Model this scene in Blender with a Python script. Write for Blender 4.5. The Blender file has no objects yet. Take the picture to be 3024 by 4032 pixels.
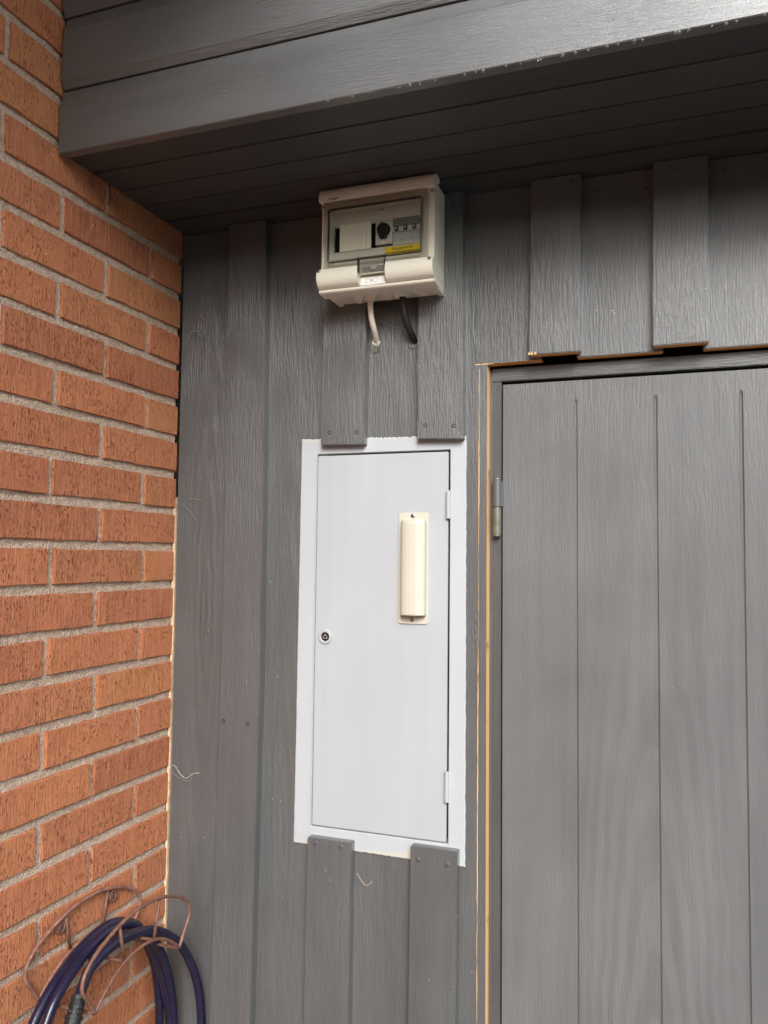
import bpy, bmesh, math, random
from mathutils import Vector, Matrix
rnd = random.Random(7)
D = bpy.data
S = bpy.context.scene
COL = S.collection

# ---------------------------------------------------------------- camera, sky, sun, exposure
cd = D.cameras.new("camera"); cam = D.objects.new("camera", cd); COL.objects.link(cam)
S.camera = cam
cd.sensor_fit = 'VERTICAL'; cd.sensor_height = 36.0; cd.lens = 28.514
cd.clip_start = 0.02; cd.clip_end = 400
YAW, PITCH, ROLL = 0.34615, 0.05588, 0.0104
fwd = Vector((-math.sin(YAW)*math.cos(PITCH), math.cos(YAW)*math.cos(PITCH), math.sin(PITCH)))
rt = Vector((math.cos(YAW), math.sin(YAW), 0)); up = rt.cross(fwd)
r2 = rt*math.cos(ROLL)+up*math.sin(ROLL); u2 = r2.cross(fwd)
M = Matrix((r2, u2, -fwd)).transposed().to_4x4(); M.translation = Vector((0.9696, -1.4253, 1.60))
cam.matrix_world = M
S.render.resolution_x = 768; S.render.resolution_y = 1024

SUN_EL, SUN_AZ = math.radians(32), math.radians(157)      # azimuth from +Y clockwise: in front of the wall, a little to the right
w = D.worlds.new("World"); S.world = w; w.use_nodes = True
nt = w.node_tree; nt.nodes.clear()
sky = nt.nodes.new('ShaderNodeTexSky'); sky.sky_type = 'NISHITA'; sky.sun_disc = False
sky.sun_elevation = SUN_EL; sky.sun_rotation = SUN_AZ
sky.air_density = 1.2; sky.dust_density = 2.5; sky.ozone_density = 1.0
hs = nt.nodes.new('ShaderNodeHueSaturation'); hs.inputs['Saturation'].default_value = 0.30
bg = nt.nodes.new('ShaderNodeBackground'); bg.inputs['Strength'].default_value = 0.15
wo = nt.nodes.new('ShaderNodeOutputWorld')
nt.links.new(sky.outputs[0], hs.inputs['Color']); nt.links.new(hs.outputs[0], bg.inputs[0]); nt.links.new(bg.outputs[0], wo.inputs[0])
sd = D.lights.new("sun", 'SUN'); sd.energy = 2.15; sd.angle = math.radians(28); sd.color = (1.0, 0.99, 0.975)
sun = D.objects.new("sun", sd); COL.objects.link(sun)
sv = Vector((math.sin(SUN_AZ)*math.cos(SUN_EL), math.cos(SUN_AZ)*math.cos(SUN_EL), math.sin(SUN_EL)))
sun.rotation_euler = sv.to_track_quat('Z', 'Y').to_euler(); sun.location = sv*20
vs = S.view_settings; vs.view_transform = 'Standard'; vs.look = 'None'; vs.gamma = 1; vs.use_curve_mapping = False
vs.exposure = 0.72

# ---------------------------------------------------------------- materials
def nodes(name):
    m = D.materials.new(name); m.use_nodes = True
    t = m.node_tree; b = t.nodes['Principled BSDF']
    return m, t, b
def N(t, typ, **kw):
    n = t.nodes.new('ShaderNode'+typ)
    for k, v in kw.items():
        if k in n.inputs: n.inputs[k].default_value = v
        else: setattr(n, k, v)
    return n
def L(t, a, b): t.links.new(a, b)
def coords(t, scale, rand=True, distort=None):
    tc = N(t, 'TexCoord'); mp = N(t, 'Mapping'); mp.inputs['Scale'].default_value = scale
    src = tc.outputs['Object']
    if rand:
        oi = N(t, 'ObjectInfo'); mu = N(t, 'VectorMath', operation='SCALE'); mu.inputs[0].default_value = (13.1, 7.7, 9.3)
        L(t, oi.outputs['Random'], mu.inputs['Scale'])
        ad = N(t, 'VectorMath', operation='ADD'); L(t, src, ad.inputs[0]); L(t, mu.outputs[0], ad.inputs[1]); src = ad.outputs[0]
    if distort:
        nz = N(t, 'TexNoise', Scale=distort[0], Detail=2.0); L(t, src, nz.inputs['Vector'])
        sb = N(t, 'VectorMath', operation='SUBTRACT'); sb.inputs[1].default_value = (.5, .5, .5); L(t, nz.outputs['Color'], sb.inputs[0])
        sc = N(t, 'VectorMath', operation='SCALE'); sc.inputs['Scale'].default_value = distort[1]; L(t, sb.outputs[0], sc.inputs[0])
        a2 = N(t, 'VectorMath', operation='ADD'); L(t, src, a2.inputs[0]); L(t, sc.outputs[0], a2.inputs[1]); src = a2.outputs[0]
    L(t, src, mp.inputs['Vector'])
    return mp.outputs[0]
def ramp(t, src, stops):
    r = N(t, 'ValToRGB'); e = r.color_ramp.elements
    while len(e) < len(stops): e.new(0.5)
    for i, (p, c) in enumerate(stops):
        e[i].position = p; e[i].color = (c, c, c, 1) if not isinstance(c, tuple) else (*c, 1)
    L(t, src, r.inputs[0]); return r.outputs[0]
def mixc(t, fac, a, b, mode='MIX'):
    m = N(t, 'Mix', data_type='RGBA', blend_type=mode)
    for sock, v in ((m.inputs[0], fac), (m.inputs[6], a), (m.inputs[7], b)):
        if isinstance(v, (int, float)): sock.default_value = v
        elif isinstance(v, tuple): sock.default_value = (*v, 1)
        else: L(t, v, sock)
    return m.outputs[2]
def math_(t, op, a, b=0.5):
    m = N(t, 'Math', operation=op)
    for s, v in ((m.inputs[0], a), (m.inputs[1], b)):
        if isinstance(v, (int, float)): s.default_value = v
        else: L(t, v, s)
    return m.outputs[0]
def bump(t, b, h, dist, strength=1.0, prev=None):
    bp = N(t, 'Bump', Strength=strength, Distance=dist); L(t, h, bp.inputs['Height'])
    if prev is not None: L(t, prev, bp.inputs['Normal'])
    if b is not None: L(t, bp.outputs[0], b.inputs['Normal'])
    return bp.outputs[0]

def paint(name, axis, col, rough, amp, specks=True, ring=False, wet=0.0):
    """grey outdoor wood paint with the grain of the sawn board showing through; axis = along the grain"""
    m, t, b = nodes(name)
    def s(across, along): return tuple(along if i == axis else across for i in range(3))
    v1 = coords(t, s(1, 1), distort=(18.0, 0.0035))
    mp1 = N(t, 'Mapping'); mp1.inputs['Scale'].default_value = s(330, 26); L(t, v1, mp1.inputs[0])
    g1 = N(t, 'TexNoise', Scale=1.0, Detail=3.0, Roughness=0.6); L(t, mp1.outputs[0], g1.inputs['Vector'])
    mp2 = N(t, 'Mapping'); mp2.inputs['Scale'].default_value = s(120, 5); L(t, v1, mp2.inputs[0])
    g2 = N(t, 'TexNoise', Scale=1.0, Detail=2.0); L(t, mp2.outputs[0], g2.inputs['Vector'])
    mp3 = N(t, 'Mapping'); mp3.inputs['Scale'].default_value = s(1, 1); L(t, v1, mp3.inputs[0])
    g3 = N(t, 'TexNoise', Scale=420.0, Detail=2.0); L(t, mp3.outputs[0], g3.inputs['Vector'])
    big = N(t, 'TexNoise', Scale=7.0, Detail=3.0); L(t, v1, big.inputs['Vector'])
    # where the saw left the face rough and where it is smooth
    oj = N(t, 'ObjectInfo')
    patch = math_(t, 'MULTIPLY', ramp(t, big.outputs['Fac'], [(0.30, 0.25), (0.72, 1.05)]), ramp(t, oj.outputs['Random'], [(0.0, 0.6), (1.0, 1.15)]))
    h = math_(t, 'ADD', ramp(t, g1.outputs['Fac'], [(0.38, 0.0), (0.62, 1.0)]), math_(t, 'MULTIPLY', g2.outputs['Fac'], 0.9))
    h = math_(t, 'MULTIPLY', math_(t, 'SUBTRACT', h, 0.95), patch)
    h = math_(t, 'ADD', h, math_(t, 'MULTIPLY', g3.outputs['Fac'], 0.45))
    if name == 'grey_paint_vertical':
        # flat-sawn figure centred on the board: object colour carries its centre line, height and strength
        oc = N(t, 'ObjectInfo'); so = N(t, 'SeparateXYZ'); L(t, oc.outputs['Color'], so.inputs[0])
        tc2 = N(t, 'TexCoord'); sp2 = N(t, 'SeparateXYZ'); L(t, tc2.outputs['Object'], sp2.inputs[0])
        nn = N(t, 'TexNoise', Scale=14.0, Detail=2.0); L(t, tc2.outputs['Object'], nn.inputs['Vector'])
        dxn = math_(t, 'ADD', math_(t, 'SUBTRACT', sp2.outputs['X'], so.outputs['X']), math_(t, 'MULTIPLY', math_(t, 'SUBTRACT', nn.outputs['Fac'], 0.5), 0.02))
        dzn = math_(t, 'SUBTRACT', sp2.outputs['Z'], so.outputs['Y'])
        cb = N(t, 'CombineXYZ'); L(t, math_(t, 'MULTIPLY', dxn, 24.0), cb.inputs['X']); L(t, math_(t, 'MULTIPLY', dzn, 2.0), cb.inputs['Z'])
        wv0 = N(t, 'TexWave', wave_type='RINGS', rings_direction='Y', Scale=1.0, Distortion=1.2, Detail=2.0); L(t, cb.outputs[0], wv0.inputs['Vector'])
        band = ramp(t, math_(t, 'MULTIPLY', math_(t, 'ABSOLUTE', dxn, 0), 10.0), [(0.12, 1.0), (0.42, 0.0)])
        h = math_(t, 'ADD', h, math_(t, 'MULTIPLY', math_(t, 'MULTIPLY', wv0.outputs['Fac'], band), math_(t, 'MULTIPLY', so.outputs['Z'], 1.3)))
        mk = N(t, 'Mapping'); mk.inputs['Scale'].default_value = s(9, 3.2); L(t, v1, mk.inputs[0])
        kv = N(t, 'TexVoronoi', Scale=1.0); L(t, mk.outputs[0], kv.inputs['Vector'])
        rings = math_(t, 'SINE', math_(t, 'MULTIPLY', kv.outputs['Distance'], 120.0), 0)
        h = math_(t, 'ADD', h, math_(t, 'MULTIPLY', rings, ramp(t, kv.outputs['Distance'], [(0.03, 0.6), (0.13, 0.0)])))
    if ring:
        # the flat-sawn figure of the middle board shows faintly through the paint
        vd = coords(t, (1, 1, 1), rand=False, distort=(9.0, 0.02))
        wv = N(t, 'TexWave', wave_type='RINGS', rings_direction='Y', Scale=1.0, Distortion=1.6, Detail=2.0)
        mpw = N(t, 'Mapping'); mpw.inputs['Scale'].default_value = (19, 0, 1.5); mpw.inputs['Location'].default_value = (4.0, 0, -.3); L(t, vd, mpw.inputs[0])
        L(t, mpw.outputs[0], wv.inputs['Vector'])
        sx = N(t, 'SeparateXYZ'); L(t, mpw.outputs[0], sx.inputs[0])
        fm = ramp(t, math_(t, 'MULTIPLY', math_(t, 'ABSOLUTE', sx.outputs['X'], 0), 0.22), [(0.3, 1.0), (0.7, 0.0)])
        fm = math_(t, 'MULTIPLY', fm, ramp(t, math_(t, 'MULTIPLY', sx.outputs['Z'], 0.5), [(0.25, 1.0), (0.95, 0.15)]))
        fig = math_(t, 'MULTIPLY', ramp(t, wv.outputs['Fac'], [(0.45, 0.0), (0.6, 1.0)]), fm)
        h = math_(t, 'ADD', h, math_(t, 'MULTIPLY', fig, 0.12))
    bump(t, b, h, amp)
    mt2 = N(t, 'Mapping'); mt2.inputs['Scale'].default_value = s(34, 2.2); L(t, v1, mt2.inputs[0])
    tn = N(t, 'TexNoise', Scale=1.0, Detail=4.0); L(t, mt2.outputs[0], tn.inputs['Vector'])
    tone = ramp(t, math_(t, 'MULTIPLY', math_(t, 'ADD', big.outputs['Fac'], tn.outputs['Fac']), 0.5), [(0.3, 0.82), (0.7, 1.16)])
    c = mixc(t, 1.0, tuple(col), tone, 'MULTIPLY')
    oi = N(t, 'ObjectInfo'); c = mixc(t, 1.0, c, ramp(t, oi.outputs['Random'], [(0.0, 0.93), (1.0, 1.06)]), 'MULTIPLY')
    if ring: c = mixc(t, math_(t, 'MULTIPLY', fig, 0.26), c, (col[0]*1.6, col[1]*1.6, col[2]*1.6))
    if specks:
        vz = N(t, 'TexVoronoi', Scale=55.0); vv = coords(t, (1, 1, 1)); L(t, vv, vz.inputs['Vector'])
        sel = N(t, 'TexNoise', Scale=16.0, Detail=1.0); L(t, vv, sel.inputs['Vector'])
        dot = math_(t, 'MULTIPLY', ramp(t, vz.outputs['Distance'], [(0.045, 1.0), (0.07, 0.0)]), ramp(t, sel.outputs['Fac'], [(0.58, 0.0), (0.63, 1.0)]))
        c = mixc(t, dot, c, (0.55, 0.54, 0.52))
    L(t, c, b.inputs['Base Color'])
    b.inputs['Roughness'].default_value = rough
    if wet: b.inputs['Coat Weight'].default_value = wet; b.inputs['Coat Roughness'].default_value = 0.3
    return m
GREY = (0.106, 0.109, 0.110)
P_V = paint('grey_paint_vertical', 2, GREY, 0.33, 0.00085, wet=0.8)
P_H = paint('grey_paint_horizontal', 0, (0.115, 0.118, 0.119), 0.32, 0.0009, specks=False, wet=1.0)
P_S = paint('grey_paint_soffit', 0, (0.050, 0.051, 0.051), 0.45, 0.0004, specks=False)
P_D = paint('grey_paint_door', 2, (0.142, 0.144, 0.145), 0.33, 0.0004, ring=True, specks=False)
P_F = paint('grey_paint_door_frame', 2, (0.088, 0.087, 0.086), 0.40, 0.0004, specks=False)
P_FH = paint('grey_paint_door_header', 0, (0.092, 0.093, 0.093), 0.32, 0.0004, specks=False)

def simple(name, col, rough=0.5, metal=0.0, spec=0.5, noise=None, bumpn=None):
    m, t, b = nodes(name)
    b.inputs['Base Color'].default_value = (*col, 1); b.inputs['Roughness'].default_value = rough
    b.inputs['Metallic'].default_value = metal; b.inputs['Specular IOR Level'].default_value = spec
    if noise:
        v = coords(t, (1, 1, 1)); nz = N(t, 'TexNoise', Scale=noise[0], Detail=4.0); L(t, v, nz.inputs['Vector'])
        f = ramp(t, nz.outputs['Fac'], [(0.35, 0.0), (0.65, 1.0)])
        L(t, mixc(t, f, tuple(col), tuple(noise[1])), b.inputs['Base Color'])
    if bumpn:
        v = coords(t, (1, 1, 1)); nz = N(t, 'TexNoise', Scale=bumpn[0], Detail=3.0); L(t, v, nz.inputs['Vector'])
        bump(t, b, nz.outputs['Fac'], bumpn[1])
    return m
def wood(name, axis, c1, c2):
    m, t, b = nodes(name)
    sc = tuple(14 if i == axis else 260 for i in range(3))
    v = coords(t, sc); nz = N(t, 'TexNoise', Scale=1.0, Detail=3.0); L(t, v, nz.inputs['Vector'])
    v2 = coords(t, (1, 1, 1)); n2 = N(t, 'TexNoise', Scale=24.0, Detail=2.0); L(t, v2, n2.inputs['Vector'])
    c = mixc(t, nz.outputs['Fac'], c1, c2)
    c = mixc(t, ramp(t, n2.outputs['Fac'], [(0.62, 0.0), (0.72, 0.8)]), c, (0.33, 0.12, 0.05))
    L(t, c, b.inputs['Base Color']); b.inputs['Roughness'].default_value = 0.75
    bump(t, b, nz.outputs['Fac'], 0.0006)
    return m
RAW = wood('raw_sawn_wood', 2, (0.86, 0.54, 0.24), (0.78, 0.42, 0.16))
RAWH = wood('raw_sawn_wood_end', 0, (0.72, 0.36, 0.12), (0.55, 0.24, 0.07))
BLACK = simple('black_void', (0.006, 0.006, 0.007), 0.9, spec=0.1)
INSUL = simple('dark_cavity', (0.02, 0.018, 0.016), 0.95, noise=(40, (0.09, 0.06, 0.03)), bumpn=(60, 0.01))

def brick_mat():
    m, t, b = nodes('wire_cut_brick')
    v = coords(t, (1, 1, 1))
    oi = N(t, 'ObjectInfo')
    big = N(t, 'TexNoise', Scale=9.0, Detail=3.0); L(t, v, big.inputs['Vector'])
    mp = N(t, 'Mapping'); mp.inputs['Scale'].default_value = (260, 260, 17); L(t, v, mp.inputs[0])
    drag = N(t, 'TexNoise', Scale=1.0, Detail=4.0, Roughness=0.65); L(t, mp.outputs[0], drag.inputs['Vector'])
    mpp = N(t, 'Mapping'); mpp.inputs['Scale'].default_value = (430, 430, 130); L(t, v, mpp.inputs[0])
    pit = N(t, 'TexNoise', Scale=1.0, Detail=2.0, Roughness=0.55); L(t, mpp.outputs[0], pit.inputs['Vector'])
    psel = N(t, 'TexNoise', Scale=26.0, Detail=2.0); L(t, v, psel.inputs['Vector'])
    pits = math_(t, 'MULTIPLY', ramp(t, pit.outputs['Fac'], [(0.56, 0.0), (0.68, 1.0)]), ramp(t, psel.outputs['Fac'], [(0.38, 0.25), (0.62, 1.0)]))
    fine = N(t, 'TexNoise', Scale=700.0, Detail=2.0); L(t, v, fine.inputs['Vector'])
    c = mixc(t, ramp(t, big.outputs['Fac'], [(0.3, 0.0), (0.7, 1.0)]), (0.55, 0.200, 0.092), (0.48, 0.165, 0.082))
    c = mixc(t, ramp(t, oi.outputs['Random'], [(0.0, 0.0), (0.4, 0.1), (1.0, 0.9)]), c, (0.36, 0.115, 0.066))
    wn_ = N(t, 'TexWhiteNoise', noise_dimensions='1D'); L(t, oi.outputs['Random'], wn_.inputs['W'])
    c = mixc(t, ramp(t, wn_.outputs['Value'], [(0.55, 0.0), (1.0, 0.5)]), c, (0.53, 0.24, 0.10))
    c = mixc(t, math_(t, 'MULTIPLY', ramp(t, drag.outputs['Fac'], [(0.4, 0.0), (0.62, 1.0)]), 0.5), c, (0.64, 0.29, 0.14))
    c = mixc(t, math_(t, 'MULTIPLY', pits, 0.7), c, (0.15, 0.045, 0.022))
    vz = N(t, 'TexVoronoi', Scale=38.0); L(t, v, vz.inputs['Vector'])
    ss = N(t, 'TexNoise', Scale=11.0); L(t, v, ss.inputs['Vector'])
    dot = math_(t, 'MULTIPLY', ramp(t, vz.outputs['Distance'], [(0.035, 1.0), (0.06, 0.0)]), ramp(t, ss.outputs['Fac'], [(0.55, 0.0), (0.6, 1.0)]))
    c = mixc(t, dot, c, (0.8, 0.68, 0.55))
    L(t, c, b.inputs['Base Color']); b.inputs['Roughness'].default_value = 0.85; b.inputs['Specular IOR Level'].default_value = 0.25
    h = math_(t, 'SUBTRACT', math_(t, 'ADD', math_(t, 'MULTIPLY', drag.outputs['Fac'], 0.7), math_(t, 'MULTIPLY', fine.outputs['Fac'], 0.25)), math_(t, 'MULTIPLY', pits, 0.9))
    bump(t, b, h, 0.0034)
    return m
BRICK = brick_mat()
MORTAR = simple('sandy_mortar', (0.66, 0.51, 0.40), 0.95, spec=0.15, noise=(90, (0.50, 0.375, 0.29)), bumpn=(300, 0.006))
EDGE = simple('pale_broken_edge', (0.72, 0.56, 0.38), 0.9, spec=0.2, noise=(120, (0.6, 0.42, 0.26)), bumpn=(300, 0.002))

def white_metal(name='white_painted_metal', k=1.0):
    m, t, b = nodes(name)
    v = coords(t, (1, 1, 1), rand=False)
    nz = N(t, 'TexNoise', Scale=5.0, Detail=4.0); L(t, v, nz.inputs['Vector'])
    c = mixc(t, nz.outputs['Fac'], (0.400*k, 0.424*k, 0.448*k), (0.43*k, 0.452*k, 0.472*k))
    sp = N(t, 'SeparateXYZ'); tc = N(t, 'TexCoord'); L(t, tc.outputs['Object'], sp.inputs[0])
    n2 = N(t, 'TexNoise', Scale=26.0, Detail=3.0); L(t, v, n2.inputs['Vector'])
    # old cream paint left along the upper and lower rim of the frame
    zz = math_(t, 'ADD', math_(t, 'ABSOLUTE', math_(t, 'SUBTRACT', sp.outputs['Z'], 0.385)), math_(t, 'MULTIPLY', n2.outputs['Fac'], 0.05))
    c = mixc(t, math_(t, 'MULTIPLY', ramp(t, zz, [(0.402, 0.0), (0.409, 1.0)]), 0.8), c, (0.55, 0.53, 0.44))
    vz = N(t, 'TexVoronoi', Scale=30.0); L(t, v, vz.inputs['Vector']); ss = N(t, 'TexNoise', Scale=9.0); L(t, v, ss.inputs['Vector'])
    dot = math_(t, 'MULTIPLY', ramp(t, vz.outputs['Distance'], [(0.03, 1.0), (0.05, 0.0)]), ramp(t, ss.outputs['Fac'], [(0.56, 0.0), (0.6, 1.0)]))
    c = mixc(t, math_(t, 'MULTIPLY', dot, 0.7), c, (0.35, 0.33, 0.30))
    mps = N(t, 'Mapping'); mps.inputs['Scale'].default_value = (30, 30, 2.0); L(t, v, mps.inputs[0])
    stn = N(t, 'TexNoise', Scale=1.0, Detail=4.0); L(t, mps.outputs[0], stn.inputs['Vector'])
    c = mixc(t, 1.0, c, ramp(t, stn.outputs['Fac'], [(0.3, 0.955), (0.65, 1.0)]), 'MULTIPLY')
    L(t, c, b.inputs['Base Color']); L(t, ramp(t, nz.outputs['Fac'], [(0.3, 0.42), (0.7, 0.58)]), b.inputs['Roughness'])
    n3 = N(t, 'TexNoise', Scale=260.0, Detail=2.0); L(t, v, n3.inputs['Vector'])
    n4 = N(t, 'TexNoise', Scale=22.0, Detail=1.0); L(t, v, n4.inputs['Vector'])
    bump(t, b, math_(t, 'ADD', math_(t, 'MULTIPLY', n3.outputs['Fac'], 0.12), n4.outputs['Fac']), 0.0007)
    return m
WHITE = white_metal()
WHITEF = white_metal('white_painted_frame', 1.1)
CREAM = simple('cream_plastic', (0.56, 0.535, 0.45), 0.38, noise=(6, (0.53, 0.505, 0.42)), bumpn=(900, 0.00012))
BOXP = simple('fuse_box_plastic', (0.79, 0.765, 0.65), 0.36, bumpn=(1400, 0.00015))
BOXD = simple('fuse_box_inner_plastic', (0.68, 0.655, 0.56), 0.5)
BLANK = simple('blank_plate_plastic', (0.93, 0.89, 0.74), 0.5)
KNOB = simple('black_knob_plastic', (0.01, 0.01, 0.011), 0.4)
BRKG = simple('breaker_grey', (0.20, 0.215, 0.205), 0.5)
BRKL = simple('breaker_pale', (0.47, 0.50, 0.46), 0.5)
TOGG = simple('toggle_dark', (0.06, 0.065, 0.065), 0.4)
YEL = simple('yellow_label', (0.83, 0.60, 0.02), 0.45)
WLAB = simple('white_label', (0.86, 0.85, 0.80), 0.5)
INK = simple('black_print', (0.025, 0.025, 0.025), 0.6)
INKG = simple('grey_print', (0.30, 0.29, 0.26), 0.6)
STEEL = simple('screw_steel', (0.55, 0.54, 0.51), 0.3, metal=1.0, noise=(300, (0.25, 0.22, 0.18)))
HGREY = simple('hinge_painted', (0.14, 0.145, 0.15), 0.38, metal=0.3)
HOLIVE = simple('hinge_worn_brass', (0.23, 0.225, 0.19), 0.42, metal=0.4, noise=(90, (0.17, 0.165, 0.135)))
RUST = simple('rusty_wire', (0.14, 0.066, 0.048), 0.42, spec=0.5, noise=(110, (0.23, 0.115, 0.08)), bumpn=(500, 0.0006))
RUSTP = simple('pinkish_wire', (0.34, 0.17, 0.14), 0.45, noise=(110, (0.20, 0.085, 0.055)), bumpn=(500, 0.0006))
CAB = simple('purple_cable_sheath', (0.012, 0.0105, 0.031), 0.27, noise=(60, (0.017, 0.014, 0.041)), bumpn=(200, 0.0002))
BLKR = simple('black_rubber', (0.010, 0.011, 0.012), 0.45, noise=(120, (0.02, 0.022, 0.024)), bumpn=(500, 0.0004))
BLKC = simple('black_cable_sheath', (0.012, 0.012, 0.013), 0.5)
WCAB = simple('white_cable_sheath', (0.82, 0.74, 0.64), 0.45, noise=(220, (0.74, 0.64, 0.55)))
def clearm(name, tint, refl, body=0.0):
    m, t, b = nodes(name); t.nodes.remove(b); out = t.nodes['Material Output']
    tr = N(t, 'BsdfTransparent'); tr.inputs[0].default_value = (*tint, 1)
    gl = N(t, 'BsdfGlossy'); gl.inputs['Roughness'].default_value = 0.06
    lw = N(t, 'LayerWeight', Blend=refl)
    mx = N(t, 'MixShader'); L(t, lw.outputs['Fresnel'], mx.inputs[0]); L(t, tr.outputs[0], mx.inputs[1]); L(t, gl.outputs[0], mx.inputs[2])
    last = mx
    if body:
        df = N(t, 'BsdfDiffuse'); df.inputs[0].default_value = (0.55, 0.52, 0.47, 1)
        m2 = N(t, 'MixShader'); m2.inputs[0].default_value = body; L(t, mx.outputs[0], m2.inputs[1]); L(t, df.outputs[0], m2.inputs[2]); last = m2
    L(t, last.outputs[0], out.inputs[0]); return m
CLEAR = clearm('clear_window_plastic', (0.96, 0.97, 0.97), 0.2)
SMOKE = clearm('clear_thick_plastic', (0.93, 0.92, 0.90), 0.2, 0.06)
GEL = clearm('clear_sealant', (0.90, 0.91, 0.90), 0.15, 0.12)
def water():
    m, t, b = nodes('water'); b.inputs['Transmission Weight'].default_value = 0.9; b.inputs['Base Color'].default_value = (.85, .85, .85, 1); b.inputs['IOR'].default_value = 1.33
    b.inputs['Roughness'].default_value = 0.02; return m
WATER = water()
STRAW = simple('dry_straw', (0.45, 0.40, 0.28), 0.7)
WEB = simple('dusty_web', (0.30, 0.29, 0.25), 0.9)
SPECK = simple('white_paint_speck', (0.5, 0.5, 0.49), 0.5)

# ---------------------------------------------------------------- object helpers
def tag(o, label=None, cat=None, group=None, kind=None):
    if label: o['label'] = label
    if cat: o['category'] = cat
    if group: o['group'] = group
    if kind: o['kind'] = kind
    return o
def thing(name, loc, label, cat, group=None):
    o = D.objects.new(name, None); o.location = loc; COL.objects.link(o); o.empty_display_size = 0.05
    o['base'] = 1; del o['base']
    return tag(o, label, cat, group)
def rootloc(p):
    v = Vector((0, 0, 0))
    while p is not None: v += p.location; p = p.parent
    return v
class MB:
    def __init__(s): s.v = []; s.f = []; s.m = []; s.sm = []
    def add(s, vs, fs, mi=0, smooth=False):
        o = len(s.v); s.v += [tuple(v) for v in vs]
        for f in fs: s.f.append(tuple(i+o for i in f)); s.m.append(mi); s.sm.append(smooth)
    def box(s, x0, x1, y0, y1, z0, z1, mi=0, fm=None):
        vs = [(x0,y0,z0),(x1,y0,z0),(x1,y1,z0),(x0,y1,z0),(x0,y0,z1),(x1,y0,z1),(x1,y1,z1),(x0,y1,z1)]
        fs = [(0,3,2,1),(4,5,6,7),(0,1,5,4),(1,2,6,5),(2,3,7,6),(3,0,4,7)]   # bottom top front right back left
        o = len(s.v); s.v += vs
        for i, f in enumerate(fs):
            s.f.append(tuple(k+o for k in f)); s.m.append(fm.get(i, mi) if fm else mi); s.sm.append(False)
    def prism(s, poly, axis, a0, a1, mi=0, fm=None, smooth=False):
        """closed polygon in the two other axes (in xyz order), extruded along axis"""
        def pt(p, a):
            l = list(p); l.insert(axis, a); return tuple(l)
        n = len(poly); vs = [pt(p, a0) for p in poly]+[pt(p, a1) for p in poly]
        o = len(s.v); s.v += vs
        for i in range(n):
            j = (i+1) % n; s.f.append((o+i, o+j, o+n+j, o+n+i)); s.m.append(fm.get(i, mi) if fm else mi); s.sm.append(smooth)
        s.f.append(tuple(o+i for i in reversed(range(n)))); s.m.append(mi); s.sm.append(False)
        s.f.append(tuple(o+n+i for i in range(n))); s.m.append(mi); s.sm.append(False)
    def tube(s, pts, r, seg=10, closed=False, mi=0, cap=True):
        P = [Vector(p) for p in pts]; n = len(P); rs = r if isinstance(r, (list, tuple)) else [r]*n
        T = []
        for i in range(n):
            a = P[(i-1) % n] if (closed or i > 0) else P[i]; b = P[(i+1) % n] if (closed or i < n-1) else P[i]
            T.append((b-a).normalized())
        u = T[0].orthogonal().normalized(); rings = []; vs = []
        for i in range(n):
            u = (u - T[i]*u.dot(T[i])).normalized(); wv = T[i].cross(u)
            for k in range(seg):
                a = 2*math.pi*k/seg; vs.append(P[i]+(u*math.cos(a)+wv*math.sin(a))*rs[i])
        fs = []
        for i in range(n if closed else n-1):
            j = (i+1) % n
            for k in range(seg):
                l = (k+1) % seg; fs.append((i*seg+k, i*seg+l, j*seg+l, j*seg+k))
        s.add(vs, fs, mi, True)
        if cap and not closed:
            o = len(s.v)-len(vs)
            s.f.append(tuple(o+k for k in reversed(range(seg)))); s.m.append(mi); s.sm.append(False)
            s.f.append(tuple(o+(n-1)*seg+k for k in range(seg))); s.m.append(mi); s.sm.append(False)
    def lathe(s, org, d, prof, seg=20, mi=0, smooth=False):
        """prof: list of (distance along d, radius)"""
        d = Vector(d).normalized(); u = d.orthogonal().normalized(); wv = d.cross(u); O = Vector(org); vs = []; fs = []
        for (a, r) in prof:
            for k in range(seg):
                t = 2*math.pi*k/seg; vs.append(O+d*a+(u*math.cos(t)+wv*math.sin(t))*max(r, 1e-5))
        for i in range(len(prof)-1):
            for k in range(seg):
                l = (k+1) % seg; fs.append((i*seg+k, i*seg+l, (i+1)*seg+l, (i+1)*seg+k))
        s.add(vs, fs, mi, smooth)
        o = len(s.v)-len(vs)
        s.f.append(tuple(o+k for k in reversed(range(seg)))); s.m.append(mi); s.sm.append(False)
        s.f.append(tuple(o+(len(prof)-1)*seg+k for k in range(seg))); s.m.append(mi); s.sm.append(False)
    def mesh(s, name, mats, off=Vector((0, 0, 0)), bevel=0, seg=1, ang=40):
        me = D.meshes.new(name)
        me.from_pydata([(v[0]-off.x, v[1]-off.y, v[2]-off.z) for v in s.v], [], s.f)
        for m in mats: me.materials.append(m)
        for p, mi, sm in zip(me.polygons, s.m, s.sm): p.material_index = mi; p.use_smooth = sm
        bm = bmesh.new(); bm.from_mesh(me)
        if bevel:
            bmesh.ops.remove_doubles(bm, verts=bm.verts, dist=1e-6)
            bmesh.ops.recalc_face_normals(bm, faces=bm.faces)
            es = [e for e in bm.edges if len(e.link_faces) == 2 and e.calc_face_angle(0) > math.radians(ang)]
            bmesh.ops.bevel(bm, geom=es, offset=bevel, segments=seg, affect='EDGES', clamp_overlap=True)
        else: bmesh.ops.recalc_face_normals(bm, faces=bm.faces)
        bm.to_mesh(me); bm.free()
        return me
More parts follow.
